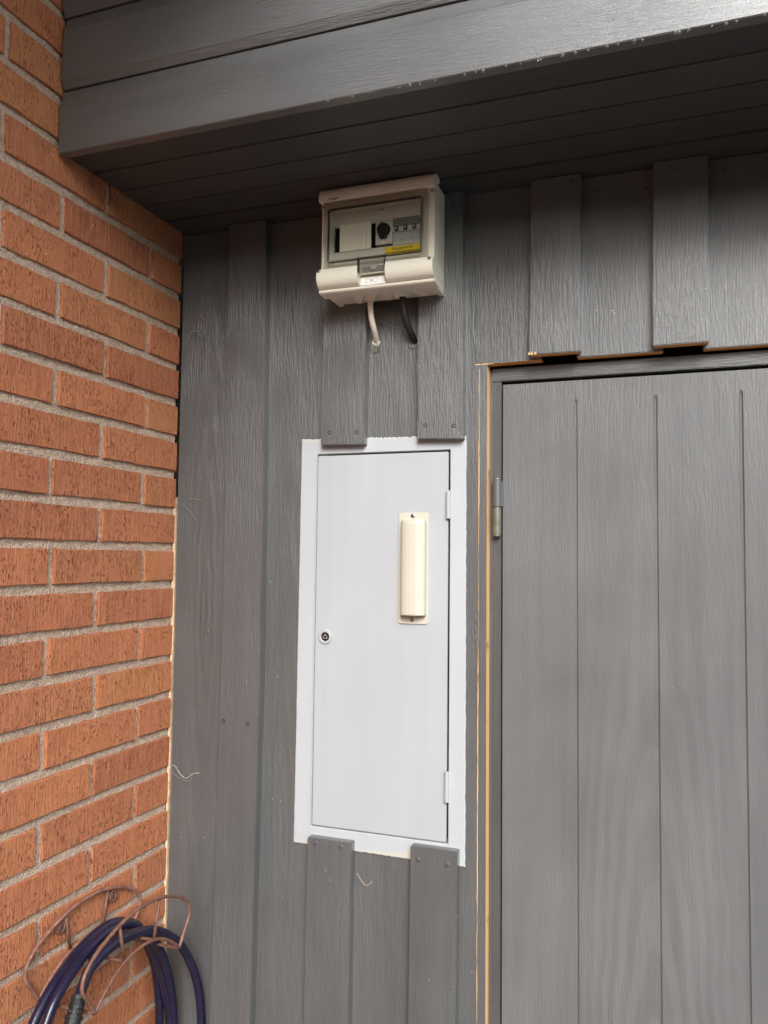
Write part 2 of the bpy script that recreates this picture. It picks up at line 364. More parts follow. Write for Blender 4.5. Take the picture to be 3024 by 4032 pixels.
    def build(s, name, mats, parent=None, bevel=0, seg=1, ang=40):
        if not isinstance(mats, (list, tuple)): mats = [mats]
        me = s.mesh(name, mats, rootloc(parent), bevel, seg, ang)
        o = D.objects.new(name, me); COL.objects.link(o)
        if parent: o.parent = parent
        return o
def spline(pts, n=8, closed=False):
    P = [Vector(p) for p in pts]; out = []; m = len(P)
    for i in range(m if closed else m-1):
        g = lambda k: P[k % m] if closed else P[max(0, min(m-1, k))]
        p0, p1, p2, p3 = g(i-1), g(i), g(i+1), g(i+2)
        for k in range(n):
            t = k/n; out.append(0.5*((2*p1)+(p2-p0)*t+(2*p0-5*p1+4*p2-p3)*t*t+(3*p1-p0-3*p2+p3)*t**3))
    if not closed: out.append(P[-1])
    return out
def text(body, x, y, z, size, mat, parent, name='lettering', shear=0.0, bold=0.0, tilt=0.0, wid=None):
    cu = D.curves.new('text_tmp', 'FONT'); cu.body = body; cu.size = size; cu.shear = shear; cu.offset = bold; cu.resolution_u = 3
    o = D.objects.new('text_tmp', cu); COL.objects.link(o)
    bpy.context.view_layer.update()
    me = D.meshes.new_from_object(o.evaluated_get(bpy.context.evaluated_depsgraph_get()))
    D.objects.remove(o); D.curves.remove(cu)
    off = rootloc(parent)
    k = 1.0
    if wid:
        xs = [v.co.x for v in me.vertices]; k = wid/(max(xs)-min(xs))
    for v in me.vertices:
        a, b = v.co.x*k, v.co.y; v.co = Vector((x+a, y-b*math.sin(tilt), z+b*math.cos(tilt)))-off
    me.name = name; me.materials.clear(); me.materials.append(mat)
    ob = D.objects.new(name, me); COL.objects.link(ob); ob.parent = parent
    return ob
def copy_obj(o, parent, loc):
    c = o.copy(); COL.objects.link(c); c.parent = parent; c.location = loc; return c

# ---------------------------------------------------------------- ground (below the frame, gives the bounce light)
gm, gt, gb = nodes('pale_gravel')
gv = coords(gt, (1, 1, 1), rand=False); gn = N(gt, 'TexNoise', Scale=60.0, Detail=5.0); L(gt, gv, gn.inputs['Vector'])
L(gt, mixc(gt, gn.outputs['Fac'], (0.15, 0.148, 0.14), (0.27, 0.265, 0.25)), gb.inputs['Base Color']); gb.inputs['Roughness'].default_value = 0.9
bump(gt, gb, gn.outputs['Fac'], 0.01)
g = MB(); n = 12
for i in range(n):
    for j in range(n):
        x0, y0 = -60+i*10, -100+j*10
        g.add([(x0,y0,0),(x0+10,y0,0),(x0+10,y0+10,0),(x0,y0+10,0)], [(0,1,2,3)])
go = g.build('ground', gm); tag(go, 'pale gravel ground in front of the shed', None, None, 'structure')

# leafy screen added unseen behind the camera: it hides the low sky and shows only in reflections
hm_ = simple('added_hedge_leaves', (0.045, 0.065, 0.03), 0.7, noise=(9, (0.025, 0.04, 0.018)))
g = MB(); nh = 60; vs = []
prof_h = [(-7.2, 0), (-7.0, 1.2), (-7.1, 2.4), (-7.4, 3.15), (-8.0, 3.4), (-8.6, 3.1), (-8.8, 1.5), (-8.8, 0)]
for i in range(nh+1):
    for (y, z) in prof_h:
        vs.append((-8+20*i/nh, y+rnd.uniform(-.16, .16), max(0, z+(rnd.uniform(-.14, .14) if z else 0))))
kp = len(prof_h)
g.add(vs, [(i*kp+k, (i+1)*kp+k, (i+1)*kp+k+1, i*kp+k+1) for i in range(nh) for k in range(kp-1)])
tag(g.build('added_hedge', hm_), 'unseen dark green leafy screen added to hide the low sky', 'added_hedge')

# ---------------------------------------------------------------- brick wall along x = 0
bw = thing('brick_wall', (0, 0, 0), 'orange red brick wall with sandy recessed mortar joints at the left', 'wall')
PITCHZ, BH, PITCHY, BL = 0.0746, 0.0588, 0.2455, 0.2325
def brick_mesh(name, ln, h=BH, dep=0.07):
    """local origin at the centre of the visible face; +x faces outwards"""
    def edge(a, b, k):
        return [(a[0]+(b[0]-a[0])*i/k, a[1]+(b[1]-a[1])*i/k) for i in range(k)]
    c = [(-ln/2,-h/2),(ln/2,-h/2),(ln/2,h/2),(-ln/2,h/2)]
    kl = 7 if ln > .15 else 5
    loop = edge(c[0],c[1],kl)+edge(c[1],c[2],3)+edge(c[2],c[3],kl)+edge(c[3],c[0],3)
    n = len(loop); vs = []
    j = lambda a: rnd.uniform(-a, a)
    for (y, z) in loop: vs.append((-dep, y, z))
    for (y, z) in loop: vs.append((-0.0014+j(.0006), y+j(.0011), z+j(.0011)))
    for (y, z) in loop:
        iy = y-math.copysign(0.0012, y)*(abs(abs(y)-ln/2) < 1e-6); iz = z-math.copysign(0.0014, z)*(abs(abs(z)-h/2) < 1e-6)
        vs.append((j(.0003), iy+j(.0006), iz+j(.0006)))
    fs = []
    for i in range(n):
        k = (i+1) % n
        fs.append((i, k, n+k, n+i)); fs.append((n+i, n+k, 2*n+k, 2*n+i))
    fs.append(tuple(range(2*n, 3*n)))
    me = D.meshes.new(name); me.from_pydata(vs, [], fs); me.materials.append(BRICK)
    bm = bmesh.new(); bm.from_mesh(me); bmesh.ops.recalc_face_normals(bm, faces=bm.faces)
    bm.to_mesh(me); bm.free(); return me
STR = [brick_mesh('brick', BL) for _ in range(8)]
CA = [brick_mesh('brick', 0.0985) for _ in range(4)]
CB = [brick_mesh('brick', 0.2235) for _ in range(4)]
far = MB()
for n in range(-20, 16):
    z = 1.5496+PITCHZ*n+BH/2
    A = (n % 2 == 0)
    yj = -0.1085 if A else -0.2345                 # the first head joint from the corner
    jog = rnd.uniform(-.004, .004)
    for k in range(13):
        if k == 0: ln = (abs(yj+jog)-0.0065)-0.0025; yc = -0.0025-ln/2; me = rnd.choice(CA if A else CB)
        else: yc = yj+jog-PITCHY*(k-1)-0.0065-BL/2; me = rnd.choice(STR)
        dx, dy, dz = rnd.uniform(-.0013, .0013), rnd.uniform(-.0015, .0015)*(k > 0), rnd.uniform(-.0012, .0012)
        if k < 7:
            o = D.objects.new('brick', me); COL.objects.link(o); o.parent = bw
            o.location = (dx, yc+dy, z+dz)
            o.rotation_euler = (rnd.uniform(-.004, .004), rnd.uniform(-.006, .006), rnd.uniform(-.003, .003))
            if k == 0: o.scale = (1, ln/(0.0985 if A else 0.2235), 1)
        else:
            off = len(far.v)
            far.add([(v.co.x+dx, v.co.y+yc+dy, v.co.z+z+dz) for v in me.vertices], [tuple(p.vertices) for p in me.polygons])
tag(far.build('brick_course_remainder', BRICK, bw), kind='stuff')
# mortar: an uneven sheet a few millimetres behind the brick faces
mo = MB(); ny, nz_ = 150, 420; ya, yb, za, zb = -0.004, -0.80, 0.45, 2.74
vs = []
for i in range(nz_+1):
    for k in range(ny+1):
        vs.append((-0.0052+rnd.uniform(-.0010, .0010)+0.0012*math.sin(i*1.7+k*.31)*math.sin(k*.13+i*.4), ya+(yb-ya)*k/ny, za+(zb-za)*i/nz_))
fs = [(i*(ny+1)+k, i*(ny+1)+k+1, (i+1)*(ny+1)+k+1, (i+1)*(ny+1)+k) for i in range(nz_) for k in range(ny)]
mo.add(vs, fs, 0, True)
mo.box(-0.10, -0.0065, -3.25, -0.8005, 0.0, 2.74)
mo.box(-0.10, -0.0105, -0.8, -0.004, 0.0, 2.74)
mo.build('mortar', MORTAR, bw)
# ragged pale edge where the bricks were cut along the boards
ed = MB(); zs = [0.55+i*0.006 for i in range(196)]; wv = 0.002; vs = []
for i, z in enumerate(zs):
    wv = min(0.0031, max(0.0008, wv+rnd.uniform(-.0008, .0008)))
    fade = 1.0 if z < 1.55 else max(-0.6, 1-(z-1.55)/0.2)
    bx = -0.004+rnd.uniform(-.0004, .0004)
    vs += [(bx, -0.0042, z), (wv*fade-0.0006, -0.0028+rnd.uniform(-.0006, .0006), z), (wv*fade-0.001, 0.012, z)]
fs = []
for i in range(len(zs)-1):
    a = i*3; fs += [(a, a+1, a+4, a+3), (a+1, a+2, a+5, a+4)]
ed.add(vs, fs); ed.build('ragged_edge', EDGE, bw)

# ---------------------------------------------------------------- board clad wall along y = 0
sw = thing('board_wall', (0, 0, 0), 'dark grey painted wall of overlapping vertical boards under the eave', 'wall')
TOP = 2.2695; CUT = 1.9510
def board(x0b, x1b, x0t, x1t, y0, y1, z0, z1, raw_bottom=False, zb2=None, raw_right=False, path=None):
    b = MB()
    zl = z0; zr = z0 if zb2 is None else zb2
    k = 10; vs = []; fs = []
    # slightly wavering long edges
    for i in range(k+1):
        t = i/k; zz0 = zl+(z1-zl)*t; zz1 = zr+(z1-zr)*t
        jl = rnd.uniform(-.0006, .0006) if 0 < i < k else 0; jr = rnd.uniform(-.0006, .0006) if 0 < i < k else 0
        xl = x0b+(x0t-x0b)*t; xr = x1b+(x1t-x1b)*t
        if path:
            for (za, la, ra), (zb, lb, rb) in zip(path, path[1:]):
                if za-1e-6 <= zz0 <= zb+1e-6: q = (zz0-za)/(zb-za); xl = la+(lb-la)*q; xr = ra+(rb-ra)*q
        xl += jl; xr += jr
        vs += [(xl, y0, zz0), (xr, y0, zz1), (xr, y1, zz1), (xl, y1, zz0)]
    for i in range(k):
        a = i*4; c = a+4
        for q in range(4):
            q2 = (q+1) % 4; fs.append((a+q, a+q2, c+q2, c+q))
    n = k*4; b.v = vs; b.f = fs+[(3,2,1,0), (n, n+1, n+2, n+3)]
    b.m = [0]*len(fs)+[1 if raw_bottom else 0, 0]; b.sm = [False]*len(b.f)
    if raw_right:
        for i in range(k): b.m[i*4+1] = 2
    o = b.build('cladding_board', [P_V, RAWH, RAW], sw, bevel=0.0013, seg=2)
    o.color = ((x0b+x1b)/2+rnd.uniform(-.012, .012), rnd.uniform(.2, 1.6), rnd.choice((0, .25, .6, 1)), 1)
    return o
T = 0.021
B = {}
B['I1'] = board(0.0025, .130, .0030, .136, 0, .02, .05, TOP)
B['I2'] = board(.196, .333, .200, .340, 0, .02, .05, TOP)
B['I3b'] = board(.394, .535, .396, .536, 0, .02, .05, 1.075)
B['I3a'] = board(.408, .538, .410, .540, 0, .02, 1.812, TOP)
# the board beside the door: sawn out around the door frame
l = MB(); poly = [(.595, .05), (.6508, .05), (.6512, 1.0), (.6508, CUT), (.748, CUT+.001), (.748, TOP), (.600, TOP)]
l.prism([(x, z) for x, z in poly], 1, 0.0, 0.0245, 0, {1: 2, 2: 2, 3: 1})
B['I4'] = l.build('cladding_board', [P_V, RAWH, RAW], sw)
B['O1'] = board(.1085, .1860, .1236, .2075, -T, 0.0, .05, TOP, path=[(.05, .107, .194), (.70, .1177, .2050), (1.35, .1265, .2118), (1.86, .1263, .2107), (2.11, .1245, .2091), (TOP, .1236, .2071)])
B['O2a'] = board(.3332, .4221, .3345, .4225, -T, 0, 1.8125, TOP, zb2=1.8105)
B['O3a'] = board(.5256, .6117, .5265, .6095, -T, 0, 1.8165, TOP, zb2=1.8135)
B['O2b'] = board(.3105, .3975, .3183, .4063, -T, 0, .05, 1.0785)
B['O3b'] = board(.5120, .5975, .5198, .6056, -T, 0, .05, 1.0885)
x = .7325
for k in range(9):
    x0 = .7325+.2052*k; rb = x0 < 1.62
    zb = CUT+.0065 if rb else .05
    j = rnd.uniform(-.0015, .0015)
    B['O%d' % (k+4)] = board(x0-.002, x0+.0845, x0+.001, x0+.087, -T, 0, zb+j, TOP, raw_bottom=rb)
    xi = x0+.0765
    zi = CUT if xi+.08 < 1.62 else .05
    B['I%d' % (k+5)] = board(xi, xi+.143, xi, xi+.143, 0, .0215, zi+rnd.uniform(-.001, .001), TOP, raw_bottom=zi > 1)
# the two saw lines beside the door
sc = MB(); zz = .62; vs = []
wd = .0009
while zz < CUT:
    wd = min(.0016, max(.0003, wd+rnd.uniform(-.0004, .0004))); xx = .6366+(1.951-zz)*-.0003+rnd.uniform(-.0004, .0004)
    vs += [(xx-wd/2, -.0006, zz), (xx+wd/2, -.0006, zz)]; zz += .009
sc.add(vs, [(i*2, i*2+1, i*2+3, i*2+2) for i in range(len(vs)//2-1)])
vs = []; xx = .629
while xx < .663:
    h = rnd.uniform(.0006, .0022); vs += [(xx, -.0006, CUT-.001), (xx, -.0006, CUT-.001+h)]; xx += .0025
sc.add(vs, [(i*2, i*2+2, i*2+3, i*2+1) for i in range(len(vs)//2-1)])
for sx in (.7285, .7330, .7390):
    sc.add([(sx, -.0226, CUT+.005), (sx+.004, -.0226, CUT+.005), (sx+.003, -.0226, CUT+.011), (sx+.001, -.0226, CUT+.009)], [(0,1,2,3)])
sc.build('saw_cut', RAW, sw)
ks = MB(); ks.add([(.6352, -.0008, .62), (.6382, -.0008, .62), (.6372, -.0008, .70), (.6362, -.0008, .80), (.6356, -.0008, .70)], [(0,1,2,3,4)])
ks.build('open_saw_kerf', BLACK, sw)
bk = MB(); bk.box(-.25, .640, .06, .08, .0, 2.6); bk.box(.640, 1.64, .11, .13, 0, 2.6); bk.box(1.64, 2.6, .06, .08, 0, 2.6); bk.box(-.3, 2.7, .14, .15, 0, 2.75)
bk.build('wall_backing', INSUL, sw)
def screw(bd, x, y, z, r=.0046, kind=0):
    s = MB()
    if kind == 0: s.lathe((x, y+.0004, z), (0, -1, 0), [(0, r*1.05), (.0012, r), (.0019, r*.72), (.0019, r*.42), (.0007, r*.38)], 14)
    else: s.lathe((x, y+.0004, z), (0, -1, 0), [(0, r*1.25), (.0007, r), (.0009, r*.75), (-.0004, r*.55)], 12)
    return s.build('screw', P_F if kind == 0 else BLKC, bd)
for bd, x, z in (('O2b', .3347, 1.0694), ('O2b', .3859, 1.0689), ('O3b', .5344, 1.0654), ('O3b', .5870, 1.0641), ('O4', .8050, 2.2555), ('O5', .9780, 2.2500), ('O3a', .5915, 2.2420)):
    screw(B[bd], x, -T-.0001, z)
for bd, x, z in (('O2a', .3514, 1.836), ('O2a', .4065, 1.8345), ('O3a', .5418, 1.841), ('O3a', .5953, 1.8375)):
    screw(B[bd], x, -T-.0001, z, .0036, 1)
for bd, x, z in (('I5', .8440, 2.2420), ('I5', .9270, 2.2350), ('I6', 1.0500, 2.2480), ('I4', .6260, 2.2550)):
    screw(B[bd], x, -.0001, z)
for bd, x, z in (('O1', .1340, 1.2780), ('O1', .1880, 1.2760)):
    screw(B[bd], x, -T-.0001, z, .0036, 1)

# ---------------------------------------------------------------- eave
ev = thing('eave', (0, 0, 2.271), 'dark grey boarded eave with grooved fascia above the wall', 'eave')
XE0, XE1 = .0035, 2.6
yy = [-.350, -.288, -.2155, -.1465, -.0735, .0]
for i in range(5):
    s = MB(); a = yy[i]+(.0006 if i else 0); b_ = yy[i+1]-(.0006 if i < 4 else -.06)
    if i == 4: a += .0035
    s.box(XE0+rnd.uniform(0, .004), XE1, a, b_, 2.271+rnd.uniform(-.0006, .0006), 2.290)
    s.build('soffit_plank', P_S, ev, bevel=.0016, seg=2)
YF = -.3715
def fascia(zb, zt, first=False):
    s = MB()
    bot = [(YF+.0015, zb), (YF, zb+.0015)] if first else [(YF+.0070, zb-.0128), (YF+.0012, zb-.001), (YF, zb+.0012)]
    prof = bot+[(YF, zt-.0060), (YF+.0030, zt), (YF+.0098, zt+.0200), (YF+.018, zt+.0200), (YF+.018, zb+(0 if first else -.0128))]
    s.prism(prof, 0, XE0+rnd.uniform(0.001, .004), XE1, 0)
    return s.build('fascia_plank', P_H, ev)
fascia(2.2675, 2.3575, True)
for k in range(3): fascia(2.3925+.1265*k, 2.484+.1265*k)
rf = MB(); rf.box(XE0, XE1, -.42, 1.5, 2.755, 2.775); rf.build('roof_sheet', BLKR, ev)
# unseen eave added overhead to shade the upper bricks and fascia
he = thing('added_eave', (0, -1.6, 2.80), 'dark boarded eave added out of view to shade the brick wall', 'eave')
for k in range(5):
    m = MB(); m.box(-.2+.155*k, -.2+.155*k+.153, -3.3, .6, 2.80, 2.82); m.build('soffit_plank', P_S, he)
m = MB(); m.box(-.25, .61, -3.4, .7, 2.821, 2.86); m.build('roof_sheet', BLKR, he)
m = MB(); m.box(.5765, .5995, -3.3, .6, 2.78, 2.8205); m.build('fascia_plank', P_H, he)
pk = MB(); pk.box(XE0, XE1, YF+.019, .0, 2.2905, 2.754); pk.build('eave_core', BLACK, ev)

# ---------------------------------------------------------------- meter cabinet in the wall
mc = thing('meter_cabinet', (.45, 0, 1.06), 'white painted metal meter cabinet set in the grey board wall', 'cabinet')
WX0, WX1, WZ0, WZ1 = .3192, .5838, 1.0935, 1.7970
FY = -.004
def ragged(a, b, k, amp, fix=True):
    out = []
    for i in range(k):
        t = i/k; q = amp*rnd.choice((0, 0, .25, -.25, .4, -.4, rnd.uniform(-1, 1))) if i else 0
        d = Vector((b[0]-a[0], b[1]-a[1])).normalized(); out.append((a[0]+(b[0]-a[0])*t-d.y*q, a[1]+(b[1]-a[1])*t+d.x*q))
    return out
K = 96
outer = ragged((.2812, 1.0590), (.6150, 1.0575), K, .0016)+ragged((.6150, 1.0575), (.6135, 1.8215), K, .0011)+ragged((.6135, 1.8215), (.2850, 1.8275), K, .0026)+ragged((.2850, 1.8275), (.2812, 1.0590), K, .0005)
inner = ragged((WX0-.0018, WZ0), (WX1, WZ0), K, 0)+ragged((WX1, WZ0), (WX1, WZ1), K, 0)+ragged((WX1, WZ1), (WX0, WZ1), K, 0)+ragged((WX0, WZ1), (WX0-.0018, WZ0), K, 0)
f = MB(); n = 4*K
vs = [(x, .0005, z) for x, z in outer]+[(x, FY+.001, z) for x, z in outer]
cx_, cz_ = .449, 1.445
vs += [(x+math.copysign(.0015, cx_-x), FY, z+math.copysign(.0015, cz_-z)) for x, z in outer]
vs += [(x+math.copysign(.0012, x-cx_), FY, z+math.copysign(.0012, z-cz_)) for x, z in inner]+[(x, FY+.0015, z) for x, z in inner]+[(x, .03, z) for x, z in inner]
fs = []
for ring in range(5):
    for i in range(n):
        k = (i+1) % n; fs.append((ring*n+i, ring*n+k, (ring+1)*n+k, (ring+1)*n+i))
f.add(vs, fs)
f.build('cabinet_frame', WHITEF, mc)
rg = MB(); rg.prism([(.3152, WZ0+.002), (.3172, WZ0+.002), (.3190, WZ1-.002), (.3172, WZ1-.002)], 1, FY-.0012, FY+.0005); rg.build('frame_ridge', WHITE, mc, bevel=.0005)
dk = MB(); dk.box(WX0-.003, WX1+.003, .0305, .034, WZ0-.003, WZ1+.003); dk.build('cabinet_back', BLACK, mc)
d = MB(); d.prism([(WX0-.0002, WZ0+.0022), (WX1-.0036, WZ0+.0022), (WX1-.0036, WZ1-.0032), (WX0+.0012, WZ1-.0032)], 1, -.0034, .004)
d.build('cabinet_door', WHITE, mc, bevel=.0012, seg=2)
for z0, z1, zm in ((1.6708, 1.7220, 1.6972), (1.1667, 1.2208, 1.1932)):
    h = MB(); hx = .5816
    h.lathe((hx, -.0065, z0), (0, 0, 1), [(0, .0034), (.0008, .0044), (zm-z0-.0006, .0044), (zm-z0-.0002, .0036), (zm-z0+.0002, .0036), (zm-z0+.0006, .0044), (z1-z0-.0008, .0044), (z1-z0, .003)], 16)
    h.box(hx-.0035, hx+.0015, -.005, -.0015, z0+.001, z1-.001)
    h.build('cabinet_hinge', WHITE, mc)
lk = MB(); lx, lz = .3412, 1.4486
lk.lathe((lx, -.0034, lz), (0, -1, 0), [(0, .0140), (.0018, .0139), (.0030, .0128), (.0032, .0095), (.0026, .0085), (-.004, .0078)], 32)
lo = lk.build('cabinet_lock', WHITE, mc)
q = MB(); q.lathe((lx, -.0035, lz), (0, -1, 0), [(0, .0079), (.0008, .0078)], 24); q.build('lock_well', BLACK, lo)
q = MB(); tri = []
for a in (90, 210, 330):
    for da in (-14, 14):
        t = math.radians(a+da); tri.append((lx+.0002+.0055*math.cos(t), lz+.0055*math.sin(t)))
q.prism(tri, 1, -.0062, -.004); q.build('lock_core', simple('lock_core_metal', (0.33, 0.27, 0.25), 0.45, metal=0.4), lo)
q = MB(); q.lathe((lx+.0002, -.0060, lz), (0, -1, 0), [(0, .0023), (.0004, .0023)], 14); q.build('lock_hole', BLACK, lo)
# cream cover plate screwed to the cabinet door
def rrect(x0, x1, z0, z1, r, k=5):
    out = []
    for cx, cz, a0 in ((x1-r, z0+r, -90), (x1-r, z1-r, 0), (x0+r, z1-r, 90), (x0+r, z0+r, 180)):
        for i in range(k+1):
            a = math.radians(a0+90*i/k); out.append((cx+r*math.cos(a), cz+r*math.sin(a)))
    return out
c = MB(); c.prism(rrect(.4868, .5442, 1.4788, 1.6827, .005), 1, -.0060, -.0034)
cv = c.build('cover_plate', CREAM, mc, bevel=.0007)
bp = [(.4940, -.0058), (.4946, -.0150), (.4962, -.0195), (.4990, -.0232), (.5030, -.0255), (.5090, -.0270), (.5170, -.0275), (.5262, -.0270), (.5395, -.0200), (.5412, -.0175), (.5418, -.0058)]
hb = MB(); zsn = [1.4955, 1.4962, 1.4985, 1.56, 1.62, 1.655, 1.663, 1.6675, 1.6690]
ins = [0.92, 0.975, 1, 1, 1, 1, .985, .93, .80]
vs = []
for z, s_ in zip(zsn, ins):
    for (px, py) in bp: vs.append((.518+(px-.518)*(1-(1-s_)*.35), -.0058+(py+.0058)*s_, z))
m_ = len(bp); fs = [(i*m_+k, i*m_+k+1, (i+1)*m_+k+1, (i+1)*m_+k) for i in range(len(zsn)-1) for k in range(m_-1)]
fs += [tuple(range(m_)), tuple((len(zsn)-1)*m_+k for k in reversed(range(m_)))]
hb.add(vs, fs); ho = hb.build('cover_housing', CREAM, mc)
for p in ho.data.polygons: p.use_smooth = False
for z in (1.6765, 1.4872):
    s = MB(); s.lathe((.5143, -.0058, z), (0, -1, 0), [(0, .0042), (.0009, .0040), (.0016, .0026), (.0016, .0008)], 16)
    s.box(.5143-.0026, .5143+.0026, -.00765, -.0070, z-.0004, z+.0004, 1); s.build('screw', [STEEL, BLACK], cv)

# ---------------------------------------------------------------- fuse box
fb = thing('fuse_box', (.472, -.021, 2.078), 'cream plastic fuse box with clear window mounted under the eave', 'fuse box')
b = MB(); b.box(.3690, .5757, -.074, -.0212, 2.0795, 2.2655)
base = b.build('box_base', BOXP, fb, bevel=.002, seg=2)
for x0, x1 in ((.3687, .3785), (.5662, .5760)):
    b = MB(); b.prism([(-.0212, 2.0765), (-.0700, 2.0768), (-.0700, 2.0800), (-.0212, 2.0800)], 0, x0, x1); b.build('base_foot', BOXP, fb, bevel=.0006)
# knock-out marks on the right side
for z in (2.205, 2.110):
    q = MB(); q.lathe((.5755, -.047, z), (1, 0, 0), [(0, .013), (.0008, .0126), (.0008, .0108), (.0003, .0104)], 24); q.build('knockout', BOXP, base)
CX0, CX1 = .3628, .5805
c = MB()
topP = [(-.073, 2.2715), (-.0955, 2.2715), (-.1000, 2.2695), (-.1060, 2.2655), (-.1100, 2.2590), (-.1112, 2.2520), (-.1108, 2.2438), (-.098, 2.2438), (-.098, 2.262), (-.073, 2.262)]
sm = lambda P_, a, b_: P_[:a]+[tuple(p)[:2] for p in spline([(y, z, 0) for y, z in P_[a:b_]], 4)]+P_[b_:]
topP = sm(topP, 1, 7)
c.prism([(y, z) for y, z in topP], 0, CX0, CX1)
lipP = [(-.098, 2.0835), (-.1050, 2.0840), (-.1110, 2.0880), (-.1155, 2.0945), (-.1172, 2.1020), (-.1165, 2.1095), (-.1140, 2.1150), (-.1115, 2.1182), (-.098, 2.1182)]
lipP = sm(lipP, 1, 8)
c.prism(lipP, 0, CX0, .4420); c.prism(lipP, 0, .4938, CX1)
rimP = [(-.073, 2.0760), (-.0985, 2.0762), (-.1020, 2.0780), (-.1035, 2.0805), (-.1025, 2.0830), (-.098, 2.0833), (-.073, 2.0833)]
c.prism(rimP, 0, CX0-.0008, CX1+.0008)
sideP = [(-.073, 2.1184), (-.1010, 2.1184), (-.1000, 2.126), (-.0985, 2.14), (-.0985, 2.222), (-.1000, 2.236), (-.1020, 2.2436), (-.073, 2.2436)]
c.prism(sideP, 0, CX0+.0020, .3706); c.prism(sideP, 0, .5692, CX1-.0020)
c.prism([(-.073, 2.0835), (-.0965, 2.0835), (-.0965, 2.1182), (-.073, 2.1182)], 0, CX0+.002, CX1-.002)
cov = c.build('box_cover', BOXP, fb, bevel=.0011, seg=2, ang=45)
# inner ledge seen through the edge of the window
b = MB()
b.box(.3708, .3800, -.097, -.080, 2.1186, 2.2434); b.box(.5600, .5690, -.097, -.080, 2.1186, 2.2434)
b.box(.3800, .5600, -.097, -.080, 2.2295, 2.2434); b.box(.3800, .5600, -.097, -.080, 2.1186, 2.1290)
b.build('window_ledge', BOXD, fb)
# inner panel with the module slot
b = MB()
b.box(.3802, .5598, -.0860, -.0820, 2.2030, 2.2293); b.box(.3802, .5598, -.0860, -.0820, 2.1292, 2.1562)
b.box(.3802, .3832, -.0860, -.0820, 2.1562, 2.2030); b.box(.5492, .5598, -.0860, -.0820, 2.1562, 2.2030)
b.prism([(.3801, -.0965), (.3812, -.0965), (.3842, -.0861), (.3801, -.0861)], 2, 2.1292, 2.2292)
pn = b.build('inner_panel', BOXD, fb)
b = MB(); b.box(.3820, .5500, -.0765, -.0750, 2.1500, 2.2080); b.build('slot_back', BLACK, fb)
for i in range(7):
    x0 = .3962+.00875*i
    b = MB(); b.box(x0, x0+.0085, -.0895, -.0862, 2.1552, 2.2050); b.build('blank_plate', BLANK, fb, bevel=.0006)
b = MB(); b.box(.4652, .4975, -.0870, -.0770, 2.1606, 2.2022); sw_ = b.build('rotary_switch', BOXD, fb, bevel=.0006)
b = MB(); b.lathe((.4810, -.0868, 2.1860), (0, -1, 0), [(0, .0128), (.003, .0126), (.0075, .0112), (.008, .0100)], 28)
b.prism([(.4762, 2.1700), (.4858, 2.1700), (.4890, 2.1760), (.4890, 2.1860), (.4730, 2.1860), (.4730, 2.1760)], 1, -.0950, -.0868)
b.box(.4790, .4830, -.0985, -.0945, 2.1720, 2.1970)
kn = b.build('knob', KNOB, sw_, bevel=.0005)
b = MB(); b.box(.4768, .4846, -.0873, -.0868, 2.1618, 2.1655); b.build('switch_plate', WLAB, sw_)
for i in range(3):
    x0 = .4986+.0168*i
    b = MB()
    b.box(x0, x0+.0165, -.0850, -.0770, 2.1615, 2.1800, 1)
    b.box(x0, x0+.0165, -.0890, -.0770, 2.1801, 2.1884, 0)
    b.box(x0, x0+.0165, -.0880, -.0770, 2.1885, 2.2010, 2)
    b.box(x0, x0+.0165, -.0866, -.0770, 2.1570, 2.1614, 0)
    br = b.build('breaker', [BOXD, BRKL, BRKG], fb)
    q = MB(); q.box(x0+.0042, x0+.0112, -.0935, -.0891, 2.1795, 2.1890); tg = q.build('toggle', TOGG, br, bevel=.0005)
    q = MB(); q.box(x0+.0070, x0+.0083, -.0939, -.0934, 2.1825, 2.1865); q.build('toggle_mark', WLAB, tg)
    if i < 2:
        q = MB(); q.lathe((x0+.0165, -.0850, 2.1665), (0, -1, 0), [(0, .0016), (.0004, .0015)], 10); q.build('rivet', BRKG, br)
b = MB(); b.box(.4988, .5488, -.0888, -.0880, 2.2012, 2.2042); b.build('breaker_strip', BRKG, fb)
b = MB(); b.box(.4720, .4812, -.0866, -.0861, 2.2208, 2.2274); f1 = b.build('circuit_sticker', WLAB, fb)
text('F1', .4728, -.0868, 2.2220, .0058, INK, f1, bold=.0003, wid=.0072)
b = MB(); b.box(.4838, .5505, -.0872, -.0861, 2.1390, 2.1540); yl = b.build('yellow_sticker', YEL, fb)
text('Elkopplare för', .4975, -.0875, 2.1478, .0062, INK, yl, shear=.25, bold=.00008, wid=.0390)
text('produktionsanläggning', .4850, -.0875, 2.1414, .0060, INK, yl, shear=.25, bold=.00008, wid=.0635)
# clear window door: pane, thick edge, raised seam, tab
b = MB(); b.box(.3812, .5590, -.1062, -.1046, 2.1302, 2.2284); wn = b.build('window', CLEAR, fb)
def ring(bm_, o_, i_, ro, ri, y0, y1):
    a = rrect(*o_, ro); c_ = rrect(*i_, ri); n = len(a)
    vs = [(x, y0, z) for x, z in a]+[(x, y0, z) for x, z in c_]+[(x, y1, z) for x, z in a]+[(x, y1, z) for x, z in c_]
    fs = []
    for i in range(n):
        k = (i+1) % n
        fs += [(i, k, n+k, n+i), (2*n+i, 3*n+i, 3*n+k, 2*n+k), (i, 2*n+i, 2*n+k, k), (n+i, n+k, 3*n+k, 3*n+i)]
    bm_.add(vs, fs)
b = MB(); ring(b, (.3712, .5686, 2.1190, 2.2432), (.3806, .5594, 2.1298, 2.2290), .002, .005, -.1060, -.1035); b.build('window_edge', SMOKE, wn)
DSEAM = clearm('window_seam', (0.30, 0.29, 0.28), 0.2, 0.05)
